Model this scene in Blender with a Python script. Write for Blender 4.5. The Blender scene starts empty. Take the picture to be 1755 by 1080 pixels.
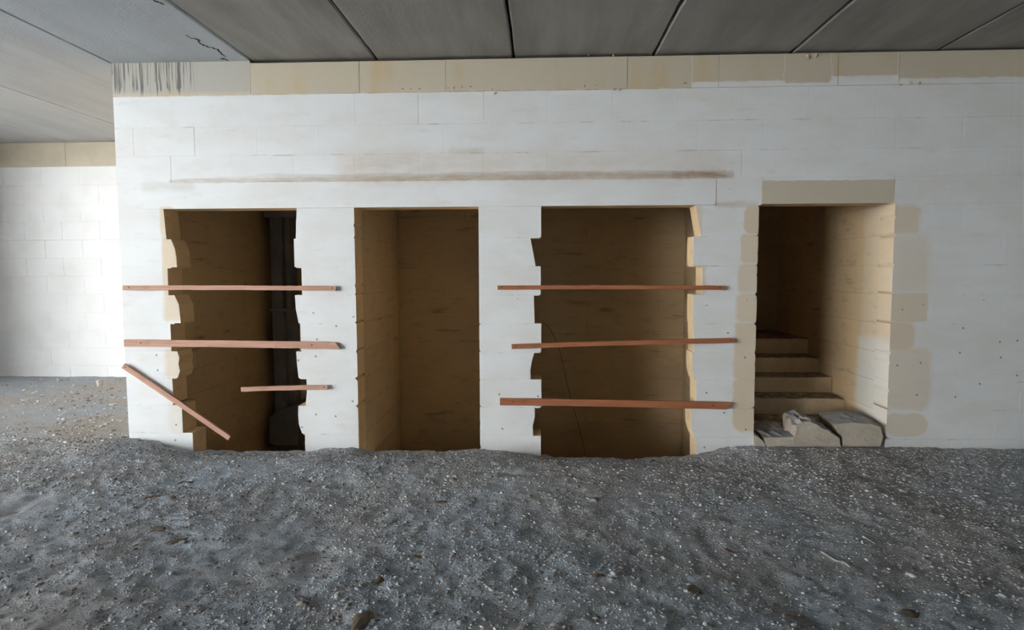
import bpy, math, random
import numpy as np
from mathutils import Matrix, Vector

# ------------------------------------------------------------------ camera
scene = bpy.context.scene
COL = scene.collection
FPX, CX, CY = 1080.0, 877.5, 540.0
CAM = Vector((0.0, -5.6, 1.55))
_x = Vector((1.0, 0.0, -0.044))                       # world axes seen in (right, up, forward)
_y = Vector((47.5, 78.0, 1080.0)).normalized()
_x = (_x - _y * _x.dot(_y)).normalized()
_z = Vector((_x.y*_y.z-_x.z*_y.y, _x.z*_y.x-_x.x*_y.z, _x.x*_y.y-_x.y*_y.x))
if _z.y < 0: _z = -_z
RIGHT = Vector((_x.x, _y.x, _z.x)); UP = Vector((_x.y, _y.y, _z.y)); FWD = Vector((_x.z, _y.z, _z.z))
cam_data = bpy.data.cameras.new('camera'); cam = bpy.data.objects.new('camera', cam_data); COL.objects.link(cam)
cam_data.sensor_width = 36.0; cam_data.lens = FPX*36.0/1755.0; cam_data.clip_start = 0.05; cam_data.clip_end = 300
M4 = Matrix.Identity(4)
for i in range(3):
    M4[i][0] = RIGHT[i]; M4[i][1] = UP[i]; M4[i][2] = -FWD[i]; M4[i][3] = CAM[i]
cam.matrix_world = M4
scene.camera = cam

# ------------------------------------------------------------------ sky, light, exposure
scene.view_settings.view_transform = 'Standard'; scene.view_settings.look = 'None'
scene.view_settings.gamma = 1.0; scene.view_settings.use_curve_mapping = False
scene.view_settings.exposure = 1.03
scene.cycles.use_denoising = True
scene.cycles.max_bounces = 10; scene.cycles.diffuse_bounces = 8
world = bpy.data.worlds.new('sky'); scene.world = world; world.use_nodes = True
bg = world.node_tree.nodes['Background']
bg.inputs['Color'].default_value = (0.75, 0.89, 1.0, 1); bg.inputs['Strength'].default_value = 1.0
sun_data = bpy.data.lights.new('sun', 'SUN'); sun_data.energy = 55.0; sun_data.color = (.985, .99, 1.0); sun_data.angle = math.radians(.53)
sun = bpy.data.objects.new('sun', sun_data); COL.objects.link(sun)      # over the roof from behind the wall: it only reaches the yard outside
sun.rotation_euler = Vector((-.30, -.78, -.55)).to_track_quat('-Z', 'Y').to_euler()

LEFT_X, RIGHT_X, REAR_Y, FAR_Y = -8.3, 9.0, -12.0, 3.3
REAR_OPEN = 7.3                                       # the rear wall is open from here to the right wall
def portal(name, loc, rot, sx, sy):
    l = bpy.data.lights.new(name, 'AREA'); l.shape = 'RECTANGLE'; l.size = sx; l.size_y = sy
    l.cycles.is_portal = True
    o = bpy.data.objects.new(name, l); o.location = loc; o.rotation_euler = rot; COL.objects.link(o)
OPEN_END = 0.7                                        # the open side stops here; an added unseen wall keeps light out beyond
portal('sky_portal_side', (LEFT_X-0.02, (REAR_Y+OPEN_END)/2, 1.7), (0, -math.pi/2, 0), 3.5, OPEN_END-REAR_Y)
portal('sky_portal_rear', ((REAR_OPEN+RIGHT_X)/2, REAR_Y-0.3, 1.7), (math.pi/2, 0, 0), RIGHT_X-REAR_OPEN, 3.5)

# ------------------------------------------------------------------ helpers
rnd = random.Random(7)
def ray(u, v): return RIGHT*((u-CX)/FPX) + UP*(-(v-CY)/FPX) + FWD
def on_y(u, v, y=0.0):
    d = ray(u, v); return CAM + d*((y-CAM.y)/d.y)
def on_z(u, v, z=0.0):
    d = ray(u, v); return CAM + d*((z-CAM.z)/d.z)
def on_x(u, v, x):
    d = ray(u, v); return CAM + d*((x-CAM.x)/d.x)
def WX(u, v): return on_y(u, v).x
def WZ(v, u=1050): return on_y(u, v).z

def mesh_obj(name, verts, faces, mat=None, parent=None, smooth=False, loc=None):
    me = bpy.data.meshes.new(name); me.from_pydata([tuple(v) for v in verts], [], faces); me.update()
    if mat: me.materials.append(mat)
    if smooth:
        for p in me.polygons: p.use_smooth = True
    o = bpy.data.objects.new(name, me); COL.objects.link(o)
    if parent: o.parent = parent
    if loc is not None: o.location = loc
    return o
def empty(name, loc=(0, 0, 0)):
    o = bpy.data.objects.new(name, None); o.location = loc; o.empty_display_size = 0.1; COL.objects.link(o); return o
def tag(o, label=None, cat=None, group=None, kind=None):
    if label: o['label'] = label
    if cat: o['category'] = cat
    if group: o['group'] = group
    if kind: o['kind'] = kind
    return o
def box_geo(x0, x1, y0, y1, z0, z1):
    v = [(x0,y0,z0),(x1,y0,z0),(x1,y1,z0),(x0,y1,z0),(x0,y0,z1),(x1,y0,z1),(x1,y1,z1),(x0,y1,z1)]
    f = [(0,3,2,1),(4,5,6,7),(0,1,5,4),(1,2,6,5),(2,3,7,6),(3,0,4,7)]
    return v, f
def box(name, x0, x1, y0, y1, z0, z1, mat, parent=None):
    v, f = box_geo(x0, x1, y0, y1, z0, z1); return mesh_obj(name, v, f, mat, parent)
class Geo:
    def __init__(s): s.v = []; s.f = []
    def add(s, v, f):
        n = len(s.v); s.v += list(v); s.f += [tuple(i+n for i in q) for q in f]
    def box(s, *a): s.add(*box_geo(*a))
    def build(s, name, mat, parent=None, smooth=False): return mesh_obj(name, s.v, s.f, mat, parent, smooth)
def chamfer_box_geo(lx, ly, lz, c):
    """centred box with every edge chamfered (44 triangles)"""
    v = []; f = []; h = (lx/2, ly/2, lz/2)
    idx = {}
    for sx in (-1, 1):
        for sy in (-1, 1):
            for sz in (-1, 1):
                for ax in range(3):
                    p = [sx*(h[0]-c), sy*(h[1]-c), sz*(h[2]-c)]; s = (sx, sy, sz)
                    p[ax] = s[ax]*h[ax]; idx[(sx, sy, sz, ax)] = len(v); v.append(tuple(p))
    def q(a): f.append(tuple(a))
    for ax in range(3):
        b, d = [k for k in range(3) if k != ax]
        for s in (-1, 1):
            r = []
            for (i, j) in ((-1,-1),(1,-1),(1,1),(-1,1)):
                k = [0,0,0]; k[ax] = s; k[b] = i; k[d] = j; r.append(idx[(k[0],k[1],k[2],ax)])
            q(r)
        for i in (-1, 1):
            for j in (-1, 1):
                k0 = [0,0,0]; k1 = [0,0,0]; k0[ax] = -1; k1[ax] = 1; k0[b] = k1[b] = i; k0[d] = k1[d] = j
                q((idx[(*k0, b)], idx[(*k1, b)], idx[(*k1, d)], idx[(*k0, d)]))
    for sx in (-1, 1):
        for sy in (-1, 1):
            for sz in (-1, 1):
                q((idx[(sx,sy,sz,0)], idx[(sx,sy,sz,1)], idx[(sx,sy,sz,2)]))
    return v, f
def fix_normals(o):
    import bmesh
    bm = bmesh.new(); bm.from_mesh(o.data); bmesh.ops.recalc_face_normals(bm, faces=bm.faces[:]); bm.to_mesh(o.data); bm.free()
    return o
def plate(poly, y0, y1, c=0.004):
    """polygon in (x, z), counter-clockwise seen from -Y, standing from y0 (front, chamfered) to y1"""
    n = len(poly); ins = []
    for i in range(n):
        a, b, d = Vector(poly[i-1]), Vector(poly[i]), Vector(poly[(i+1) % n])
        e0 = (b-a).normalized(); e1 = (d-b).normalized()
        n0 = Vector((-e0.y, e0.x)); n1 = Vector((-e1.y, e1.x)); m = (n0+n1)
        m = m/max(m.length_squared*0.5, 0.3)
        ins.append(b+m*c)
    v = [(p.x, y0, p.y) for p in ins] + [(p[0], y0+c, p[1]) for p in poly] + [(p[0], y1, p[1]) for p in poly]
    f = [tuple(range(n))]
    for k in (0, 1):
        for i in range(n):
            j = (i+1) % n; f.append((k*n+i, (k+1)*n+i, (k+1)*n+j, k*n+j))
    f.append(tuple(2*n+i for i in reversed(range(n))))
    return v, f

# main wall measures (metres on the plane Y = 0)
T = 0.23
Z_CEIL = on_y(880, 96).z
Z_BEAM0, Z_BEAM1 = WZ(153), Z_CEIL-0.022
Z_LIN0, Z_LIN1 = WZ(352.5), WZ(306.5)
X_L = WX(206, 430); X_END = 5.6
D1R0 = WX(510, 430)
D2L, D2R = WX(611, 560), WX(821.5, 560)
D4L, D4R = WX(1296, 560), WX(1526, 560)
BACK_Y = 1.74; XL2_, XL3_ = WX(1304, 330), WX(1534, 330)
JV = [352.5, 406, 456, 505, 554.5, 604, 651, 699, 748]
JZ = [WZ(v) for v in JV] + [WZ(748)-.26]
HV = [153, 208, 259, 306.5]
HZ = [WZ(v) for v in HV]


# value noise for the uneven ground and the rough stones
_perm = np.random.RandomState(3).rand(256, 256)
def vnoise(x, y):
    xi = np.floor(x).astype(int); yi = np.floor(y).astype(int); fx = x-xi; fy = y-yi
    fx = fx*fx*(3-2*fx); fy = fy*fy*(3-2*fy)
    g = lambda a, b: _perm[a % 256, b % 256]
    return (g(xi,yi)*(1-fx)+g(xi+1,yi)*fx)*(1-fy) + (g(xi,yi+1)*(1-fx)+g(xi+1,yi+1)*fx)*fy - 0.5

# ------------------------------------------------------------------ materials
class N:
    def __init__(s, name):
        s.m = bpy.data.materials.new(name); s.m.use_nodes = True; s.t = s.m.node_tree
        s.b = s.t.nodes['Principled BSDF']; s.b.inputs['Roughness'].default_value = 0.9
        s.b.inputs['Specular IOR Level'].default_value = 0.2
    def n(s, kind, **kw):
        x = s.t.nodes.new(kind)
        for k, v in kw.items(): setattr(x, k, v)
        return x
    def put(s, sock, v):
        if hasattr(v, 'is_output'): s.t.links.new(v, sock)
        elif v is not None: sock.default_value = v
    def math(s, op, a, b=None, c=None):
        x = s.n('ShaderNodeMath', operation=op); s.put(x.inputs[0], a); s.put(x.inputs[1], b); s.put(x.inputs[2], c); return x.outputs[0]
    def vec(s, op, a, b=None):
        x = s.n('ShaderNodeVectorMath', operation=op); s.put(x.inputs[0], a); s.put(x.inputs[1], b)
        return x.outputs['Value'] if op in ('LENGTH', 'DOT_PRODUCT') else x.outputs['Vector']
    def pos(s): return s.n('ShaderNodeNewGeometry').outputs['Position']
    def obj(s): return s.n('ShaderNodeTexCoord').outputs['Object']
    def normal(s): return s.n('ShaderNodeNewGeometry').outputs['Normal']
    def rand(s): return s.n('ShaderNodeObjectInfo').outputs['Random']
    def noise(s, v, scale, detail=4, rough=0.55, out=0):
        x = s.n('ShaderNodeTexNoise'); s.put(x.inputs['Vector'], v); x.inputs['Scale'].default_value = scale
        x.inputs['Detail'].default_value = detail; x.inputs['Roughness'].default_value = rough; return x.outputs[out]
    def voro(s, v, scale, feature='F1'):
        x = s.n('ShaderNodeTexVoronoi', feature=feature); s.put(x.inputs['Vector'], v); x.inputs['Scale'].default_value = scale; return x
    def scale(s, v, k):
        return s.vec('MULTIPLY', v, k)
    def ramp(s, f, a, b, lo=0.0, hi=1.0, smooth=True):
        x = s.n('ShaderNodeMapRange', interpolation_type='SMOOTHSTEP' if smooth else 'LINEAR')
        s.put(x.inputs[0], f); x.inputs[1].default_value = a; x.inputs[2].default_value = b
        x.inputs[3].default_value = lo; x.inputs[4].default_value = hi; return x.outputs[0]
    def mix(s, f, a, b, mode='MIX'):
        x = s.n('ShaderNodeMix', data_type='RGBA', blend_type=mode)
        s.put(x.inputs[0], f); s.put(x.inputs[6], (*a, 1) if isinstance(a, tuple) else a); s.put(x.inputs[7], (*b, 1) if isinstance(b, tuple) else b)
        return x.outputs[2]
    def rect(s, p, x0, x1, z0, z1, r=0.02, soft=0.01, w=1.0):
        """1 inside a rounded rectangle of the wall plane (metres)"""
        cx, cz, hx, hz = (x0+x1)/2, (z0+z1)/2, (x1-x0)/2, (z1-z0)/2; r = min(r, hx, hz)
        d = s.vec('SUBTRACT', s.vec('ABSOLUTE', s.vec('SUBTRACT', p, (cx, 0, cz))), (hx-r, 0, hz-r))
        l = s.vec('LENGTH', s.vec('MAXIMUM', d, (0, 0, 0)))
        return s.ramp(l, r-soft, r+soft, w, 0.0)
    def bump(s, h, strength=0.3, dist=0.01):
        x = s.n('ShaderNodeBump'); x.inputs['Strength'].default_value = strength; x.inputs['Distance'].default_value = dist
        s.put(x.inputs['Height'], h); s.t.links.new(x.outputs[0], s.b.inputs['Normal'])
    def color(s, c): s.put(s.b.inputs['Base Color'], c if hasattr(c, 'is_output') else (*c, 1))

def raw_stone_color(k, p, tint=1.0):
    a = k.noise(p, 2.2, 4); b = k.noise(k.scale(p, (1, 1, 3)), 5.0, 5)
    c = k.mix(k.ramp(a, .35, .68), (.61*tint, .455*tint, .275*tint), (.66*tint, .485*tint, .28*tint))
    c = k.mix(k.ramp(b, .52, .75, 0, .5), c, (.42*tint, .31*tint, .19*tint))
    return k.mix(k.math('MULTIPLY', k.rand(), .12), c, (.50*tint, .42*tint, .29*tint))

def mat_raw_stone(name, tint=1.0, smear=0.6, painted=None):
    k = N(name); p = k.pos(); c = raw_stone_color(k, p, tint)
    sm = k.noise(k.scale(p, (1.2, 1.2, 7)), 1.6, 5, .6)                      # old mortar smears along the courses
    c = k.mix(k.ramp(sm, .60, .74, 0, smear), c, (.20, .145, .095))
    if painted:                                                           # splashed limewash and a paler strip of painted light
        pd = k.vec('ADD', p, k.scale(k.vec('SUBTRACT', k.noise(p, 5, 3, out=1), (.5, .5, .5)), (.12, .12, .12)))
        for (y0, y1, z0, z1, w) in painted:
            sw = k.n('ShaderNodeSeparateXYZ'); k.put(sw.inputs[0], pd)
            cb = k.n('ShaderNodeCombineXYZ'); k.put(cb.inputs[0], sw.outputs[1]); k.put(cb.inputs[2], sw.outputs[2])
            c = k.mix(k.rect(cb.outputs[0], y0, y1, z0, z1, .06, .05, w), c, (.76, .76, .73))
    k.color(c); k.bump(k.math('ADD', k.noise(p, 14, 6, .65), k.noise(p, 90, 3)), .35, .008)
    return k.m

UNPAINTED = []   # pixel rectangles measured on the wall plane: u0, u1, v0, v1, corner, softness, weight
U = UNPAINTED.append
U((-400, 1186, 20, 154, .01, .008, 1)); U((1186, 1345, 20, 144, .01, .01, 1)); U((1345, 1425, 20, 149, .03, .01, 1))
U((1425, 1541, 20, 138, .02, .01, 1)); U((1541, 2200, 20, 144, .01, .01, 1))
U((1306, 1532, 309, 353, .004, .006, 1))
U((1275, 1310, 353, 401, .06, .012, 1)); U((1269, 1310, 401, 451, .05, .015, .9)); U((1264, 1310, 451, 503, .05, .02, .85))
U((1261, 1310, 503, 553, .05, .02, .9)); U((1258, 1310, 553, 650, .03, .02, .95)); U((1255, 1310, 645, 740, .10, .012, 1))
U((1515, 1577, 352, 401, .05, .03, .85)); U((1515, 1592, 401, 503, .05, .05, .5)); U((1515, 1590, 503, 552, .02, .012, .85))
U((1515, 1568, 552, 602, .08, .02, .9)); U((1515, 1596, 596, 703, .10, .03, .65)); U((1515, 1589, 708, 748, .10, .012, .75))
U((277, 300, 356, 507, .01, .012, .9)); U((279, 330, 406, 456, .01, .01, 1)); U((281, 330, 505, 551, .03, .03, .9)); U((283, 330, 600, 648, .04, .03, .75))
U((1187, 1210, 454, 503, .01, .015, .8)); U((1190, 1204, 353, 403, .01, .01, .6)); U((290, 316, 688, 742, .02, .03, .3))

def mat_limewash():
    k = N('limewashed_stone'); p = k.pos()
    dist = k.scale(k.vec('SUBTRACT', k.noise(p, 9, 4, out=1), (.5, .5, .5)), (.05, .05, .035))
    pd = k.vec('MULTIPLY', k.vec('ADD', p, dist), (1, 0, 1))
    mask = None
    for (u0, u1, v0, v1, r, s, w) in UNPAINTED:
        um, vm = (u0+u1)/2, (v0+v1)/2
        um = min(max(um, 0), 1755)
        e = k.rect(pd, WX(u0, vm), WX(u1, vm), (Z_BEAM0+(WZ(v1)-WZ(154)) if v0 == 20 else WZ(v1, um)), WZ(v0, um), r, s, w)
        mask = e if mask is None else k.math('MAXIMUM', mask, e)
    front = k.math('GREATER_THAN', k.vec('DOT_PRODUCT', k.normal(), (0, -1, 0)), .35)
    paint = k.math('MULTIPLY', front, k.math('SUBTRACT', 1.0, mask))
    sx = k.n('ShaderNodeSeparateXYZ'); k.put(sx.inputs[0], p)
    # limewash: patchy, brushed, a little thinner in places
    a = k.noise(k.scale(p, (1, 1, 2.2)), 1.7, 5, .6); b = k.noise(k.scale(p, (1, 1, 4)), 3.1, 6, .65)
    w = k.mix(k.ramp(a, .38, .66), (.725, .735, .745), (.685, .68, .668))
    w = k.mix(k.ramp(b, .55, .78, 0, .55), w, (.58, .545, .49))
    w = k.mix(k.math('MULTIPLY', k.rand(), .14), w, (.63, .62, .605))
    # brown dust lying along the ledge over the long lintel, and the stained course above it
    for (u0, u1, v0, v1, r, s, ww, col) in ((580, 1235, 258, 310, .10, .08, .5, (.60, .525, .45)), (600, 740, 258, 300, .1, .1, .3, (.54, .48, .42)),
                                           (770, 830, 255, 262, .02, .03, .5, (.46, .40, .33)), (290, 1250, 302.5, 309, .02, .014, .6, (.46, .37, .28)), (330, 1246, 298, 309, .03, .028, .76, (.42, .33, .24)),
                                           (1150, 1258, 294, 304, .02, .018, .7, (.33, .245, .17)), (243, 335, 313, 328, .04, .035, .45, (.50, .475, .43)), (1225, 1300, 346, 355, .02, .02, .5, (.46, .37, .27))):
        um = (u0+u1)/2; vm = (v0+v1)/2
        g = k.rect(pd, WX(u0, vm), WX(u1, vm), WZ(v1, um), WZ(v0, um), r, s, ww)
        g = k.math('MULTIPLY', g, k.ramp(k.noise(k.scale(p, (1, 1, 3)), 4.5, 5, .6), .33, .62, .5, 1))
        if u0 == 330: g = k.math('MULTIPLY', g, k.ramp(sx.outputs[0], WX(380, 300), WX(800, 300), 0, 1))
        w = k.mix(g, w, col)
    sz = k.n('ShaderNodeSeparateXYZ'); k.put(sz.inputs[0], k.vec('ADD', p, k.scale(dist, (.3, .3, .3))))
    gn = k.ramp(k.noise(k.scale(p, (1, 1, 1.5)), 3.7, 5, .7), .52, .66, 0, .5); jl = None
    for zj in JZ[1:9]+HZ[1:3]:
        e = k.math('COMPARE', sz.outputs[2], zj-.003, .0055); jl = e if jl is None else k.math('MAXIMUM', jl, e)
    w = k.mix(k.math('MULTIPLY', gn, jl), w, (.36, .33, .29))
    st = raw_stone_color(k, p, 1.16)
    st = k.mix(k.math('MULTIPLY', front, .75), st, (.61, .54, .45))
    # grey concrete with black runs at the end of the beam, rust-yellow stains along it
    beam = k.ramp(sx.outputs[2], WZ(157), WZ(151), 0, 1)
    st = k.mix(k.math('MULTIPLY', beam, .75), st, (.50, .455, .36))
    ys = k.ramp(k.noise(k.scale(p, (1, 1, .35)), 2.6, 3), .50, .68, 0, .55)
    st = k.mix(k.math('MULTIPLY', ys, beam), st, (.52, .38, .19))
    lt = k.rect(pd, XL2_, XL3_, Z_LIN0-.02, Z_LIN1+.004, .004, .004, .85)
    st = k.mix(k.math('MULTIPLY', lt, front), st, (.50, .45, .345))
    gr = k.rect(pd, WX(170, 130), WX(428, 130), WZ(160, 300), WZ(90, 300), .02, .02, .9)
    st = k.mix(gr, st, (.44, .425, .385))
    zz = k.ramp(k.noise(k.scale(p, (1, 0, 0)), 23, 2), .40, .66, WZ(172, 260), WZ(125, 260))
    runs = k.math('MULTIPLY', k.ramp(k.noise(k.scale(p, (1, 0, .03)), 48, 3, .65), .46, .60, 0, 1), k.math('GREATER_THAN', sx.outputs[2], zz))
    rmask = k.rect(pd, WX(188, 130), WX(332, 130), WZ(162, 260), WZ(90, 260), .05, .06, .8)
    st = k.mix(k.math('MULTIPLY', runs, rmask), st, (.085, .085, .085))
    c = k.mix(paint, st, w)
    # jamb beside the steps: limewash splash low down, light painted in above
    sn = k.n('ShaderNodeSeparateXYZ'); k.put(sn.inputs[0], k.normal())
    sd = k.n('ShaderNodeSeparateXYZ'); k.put(sd.inputs[0], k.vec('ADD', p, k.scale(dist, (2, 2, 2))))
    jm = k.math('MULTIPLY', k.math('LESS_THAN', sn.outputs[0], -.5), k.math('GREATER_THAN', sx.outputs[0], D4R-.06))
    c = k.mix(k.math('MULTIPLY', jm, k.ramp(sd.outputs[2], .98, .86, .25, .75)), c, (.76, .76, .73))
    # nail holes and chips
    cb = k.n('ShaderNodeCombineXYZ'); k.put(cb.inputs[0], sx.outputs[0]); k.put(cb.inputs[1], sx.outputs[2])
    v = k.voro(cb.outputs[0], 6.0); v.voronoi_dimensions = '2D'
    hole = k.math('MULTIPLY', k.math('LESS_THAN', v.outputs['Distance'], .055), k.math('GREATER_THAN', k.n('ShaderNodeSeparateColor').outputs[0], .7))
    sc = hole.node.inputs[1].links[0].from_node.inputs[0].links[0].from_node
    k.put(sc.inputs[0], v.outputs['Color'])
    low = k.ramp(sx.outputs[2], WZ(480), WZ(560), 0, .75)
    c = k.mix(k.math('MULTIPLY', hole, low), c, (.16, .14, .12))
    k.color(c)
    h = k.math('ADD', k.noise(p, 6, 5, .6), k.math('MULTIPLY', k.noise(k.scale(p, (1, 1, 2)), 45, 4, .6), .35))
    k.bump(h, .30, .010)
    return k.m

def mat_concrete(name, c0, c1, streak=1.0):
    k = N(name); p = k.pos()
    a = k.noise(k.scale(p, (1.6, .22, 1)), 2.3, 6, .6); b = k.noise(p, 1.3, 4)
    c = k.mix(k.ramp(a, .36, .68), c0, c1)
    c = k.mix(k.ramp(b, .5, .75, 0, .4*streak), c, tuple(.62*q for q in c0))
    c = k.mix(k.ramp(k.noise(k.scale(p, (2, .6, 1)), 6, 6, .7), .62, .75, 0, .35), c, tuple(min(1, 1.5*q) for q in c1))
    c = k.mix(k.math('MULTIPLY', k.rand(), .22), c, tuple(.78*q for q in c0))
    k.color(c); k.bump(k.math('ADD', k.noise(k.scale(p, (3, .5, 1)), 4, 6, .6), k.noise(p, 50, 3)), .25, .008)
    return k.m

def mat_dirt():
    k = N('crushed_stone_dirt'); p = k.pos()
    a = k.noise(p, .55, 4); b = k.noise(p, 3.5, 7, .65); g = k.noise(p, 75, 5, .75); f = k.noise(p, 15, 5, .65)
    c = k.mix(k.ramp(a, .38, .64), (.58, .67, .77), (.63, .62, .625))
    c = k.mix(k.ramp(b, .45, .72, 0, .55), c, (.70, .72, .745))
    c = k.mix(k.ramp(f, .52, .70, 0, .65), c, (.36, .315, .285))
    c = k.mix(k.ramp(g, .46, .66, 0, .65), c, (.74, .74, .75))
    c = k.mix(k.ramp(g, .46, .32, 0, .65), c, (.29, .26, .24))
    c = k.mix(k.ramp(k.noise(p, 1.1, 5, .6), .45, .68, 0, .45), c, (.54, .50, .48))
    c = k.mix(k.ramp(k.noise(p, 3.8, 6, .7), .58, .70, 0, .7), c, (.33, .26, .205))
    k.color(c); k.bump(k.math('ADD', k.math('MULTIPLY', b, .6), k.math('ADD', k.math('MULTIPLY', f, .6), k.math('MULTIPLY', g, .8))), 1.0, .035)
    return k.m

def mat_attr_stone():
    k = N('gravel_stone'); a = k.n('ShaderNodeAttribute', attribute_name='tone')
    k.color(k.mix(k.ramp(k.noise(k.pos(), 70, 3), .3, .7, 0, .4), a.outputs['Color'], (.2, .19, .18))); return k.m

def mat_stone(name, c0, c1, dust=(.34, .35, .37)):
    k = N(name); p = k.pos()
    c = k.mix(k.ramp(k.noise(p, 9, 5), .38, .64), c0, c1)
    up = k.ramp(k.vec('DOT_PRODUCT', k.normal(), (0, 0, 1)), .35, .8)
    c = k.mix(k.math('MULTIPLY', up, k.ramp(k.noise(p, 14, 4), .35, .55, .4, .95)), c, dust)
    c = k.mix(k.ramp(k.noise(p, 40, 4, .7), .58, .72, 0, .5), c, (.2, .18, .16))
    k.color(c); k.bump(k.noise(p, 30, 6, .7), .5, .012); return k.m

def mat_wood(name, c0, c1):
    k = N(name); p = k.obj()
    g = k.noise(k.scale(p, (1.2, 40, 40)), 2.2, 5, .6)
    c = k.mix(k.ramp(g, .36, .64), c0, c1)
    c = k.mix(k.ramp(k.noise(k.scale(p, (5, 10, 10)), 1.4, 4), .55, .75, 0, .5), c, tuple(.62*q for q in c0))
    k.color(c); k.b.inputs['Roughness'].default_value = .75; k.bump(g, .25, .003); return k.m

def mat_plain(name, c, rough=.8, metal=0, var=.25, sc=12):
    k = N(name); p = k.pos()
    k.color(k.mix(k.ramp(k.noise(p, sc, 5, .6), .35, .7, 0, var*2), c, tuple(.5*q for q in c)))
    k.b.inputs['Roughness'].default_value = rough; k.b.inputs['Metallic'].default_value = metal
    k.bump(k.noise(p, sc*4, 4), .2, .004); return k.m

LIMEWASH = mat_limewash()
RAW = mat_raw_stone('raw_limestone', .90)
STAIR_SIDE = mat_raw_stone('raw_limestone_splashed_lit', 1.16, painted=[(-.3, .55, -.3, .92, .7), (-.3, .50, -.3, 2.6, .25)])  # low limewash splash; the fainter full-height strip puts light into the colour
PLANK_CONC = mat_concrete('precast_concrete', (.35, .333, .302), (.255, .238, .212))
CAST_CONC = mat_concrete('cast_concrete', (.48, .505, .52), (.43, .44, .445), .6)
DIRT = mat_dirt(); GRAVEL = mat_attr_stone()
RUBBLE = mat_stone('rubble', (.33, .32, .31), (.24, .22, .20)); PALE = mat_stone('pale_limestone_rubble', (.60, .58, .55), (.48, .46, .43), (.56, .56, .56))
CUT = mat_stone('cut_limestone', (.50, .44, .36), (.44, .385, .315), (.30, .32, .35))
EARTH = mat_stone('brown_earth', (.17, .125, .09), (.12, .088, .062), (.16, .12, .088))
WOOD = mat_wood('red_brown_timber', (.38, .15, .075), (.31, .11, .052))
WOOD_LIT = mat_wood('lit_faded_red_timber', (.52, .315, .24), (.44, .245, .175))  # faded copy of the red timber, lightened for the stronger light on the left
NAIL = mat_plain('rusty_nail', (.10, .075, .06), .6, .6)
DUCT = mat_plain('dark_painted_steel', (.21, .215, .23), .55, 0, .2, 6)
DARK = mat_plain('dark_gap', (.03, .027, .024), .95)
REAR = mat_plain('grey_render', (.30, .29, .27), .9)
WIRE = mat_plain('brown_cable_sheath', (.10, .075, .055), .6)

# ------------------------------------------------------------------ main wall
wall = empty('wall_back'); tag(wall, 'limewashed block wall with four openings under a bare stone beam', kind='structure')
mortar = Geo()
def block(poly, parent=wall, mat=LIMEWASH, y0=None, name='block', y1=T, c=None):
    y0 = rnd.uniform(-.0012, .0012) if y0 is None else y0
    return mesh_obj(name, *plate(poly, y0, y1, c or rnd.choice((.0008, .001, .0015, .0028))), mat, parent)
G = 0.0006   # half joint
def course(z0, z1, left, right, joints=()):
    """one course between two edges; an edge is a number or a list of x from top to bottom"""
    el = left if isinstance(left, (list, tuple)) else [left, left]
    er = right if isinstance(right, (list, tuple)) else [right, right]
    zs = lambda e: [z1-G-(z1-z0-2*G)*i/(len(e)-1) for i in range(len(e))]
    cuts = [None]+list(joints)+[None]
    for a, b in zip(cuts[:-1], cuts[1:]):
        L = list(zip(el, zs(el))) if a is None else [(a+G, z1-G), (a+G, z0+G)]
        R = list(zip(er, zs(er))) if b is None else [(b-G, z1-G), (b-G, z0+G)]
        poly = L + R[::-1]          # down the left edge, up the right: counter-clockwise seen from -Y
        block(poly)
    lo, hi = max(el)+.012, min(er)-.012
    mortar.box(lo, hi, .0015, T-.01, z0-.008, z0+.008)
    for j in joints: mortar.box(j-.006, j+.006, .0015, T-.01, z0, z1)

# courses under the lintel
E1L = [[281, 284], [294, 300, 302, 302], [288, 288], [300, 307, 308, 309], [293, 293], [305, 308, 306, 308, 304], [296, 297], [313, 313], [331, 331]]
E1R = [[509, 506], [504, 504], [517, 517], [506, 507, 511], [515, 515], [508, 509, 511], [526, 526, 523], [512, 511, 512, 517], [523, 523]]
E3L = [[927.5, 927.5], [909, 918], [927, 927], [915, 916.5], [928, 928], [916, 912, 909, 910], [928, 928], [916.5, 917, 913, 914], [927, 927]]
E3R = [[1192, 1202], [1188, 1188], [1203, 1204], [1188, 1188], [1189, 1190], [1186, 1186, 1187, 1191], [1193, 1193], [1184, 1184, 1185, 1190], [1193, 1193]]
def nick(x, sgn):
    e = [x]*13
    if rnd.random() < .75: e[-1] = x+sgn*rnd.uniform(.008, .03)
    if rnd.random() < .45: e[0] = x+sgn*rnd.uniform(.006, .022)
    if rnd.random() < .35: e[rnd.randint(3, 9)] = x+sgn*rnd.uniform(.004, .012)
    return e
for i in range(9):
    z1, z0 = JZ[i], JZ[i+1]; vm = (JV[i] + (JV[i+1] if i < 8 else 790))/2
    ex = lambda lst: [WX(u, vm) for u in lst]
    course(z0, z1, X_L, ex(E1L[i]))
    course(z0, z1, ex(E1R[i]), nick(D2L, -1))
    course(z0, z1, nick(D2R, 1) if i > 3 else D2R, ex(E3L[i]), [D2R+.36+rnd.uniform(-.02, .02)] if i in (4,) else ())
    course(z0, z1, ex(E3R[i]), nick(D4L, -1))
    s = D4R + (.36 if i % 2 else .56); js = []
    while s < X_END-.2: js.append(s); s += .56
    course(z0, z1, nick(D4R, 1), X_END, js)
# courses over the openings
first = [WX(291, 190), WX(333, 238), WX(293, 286)]
for i in range(3):
    js = []; s = first[i]
    if s-X_L > .6: js.append(s-.56)
    while s < X_END-.2: js.append(s); s += .56+rnd.uniform(-.012, .012)
    course(HZ[i+1], HZ[i], X_L, X_END, js)
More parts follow.
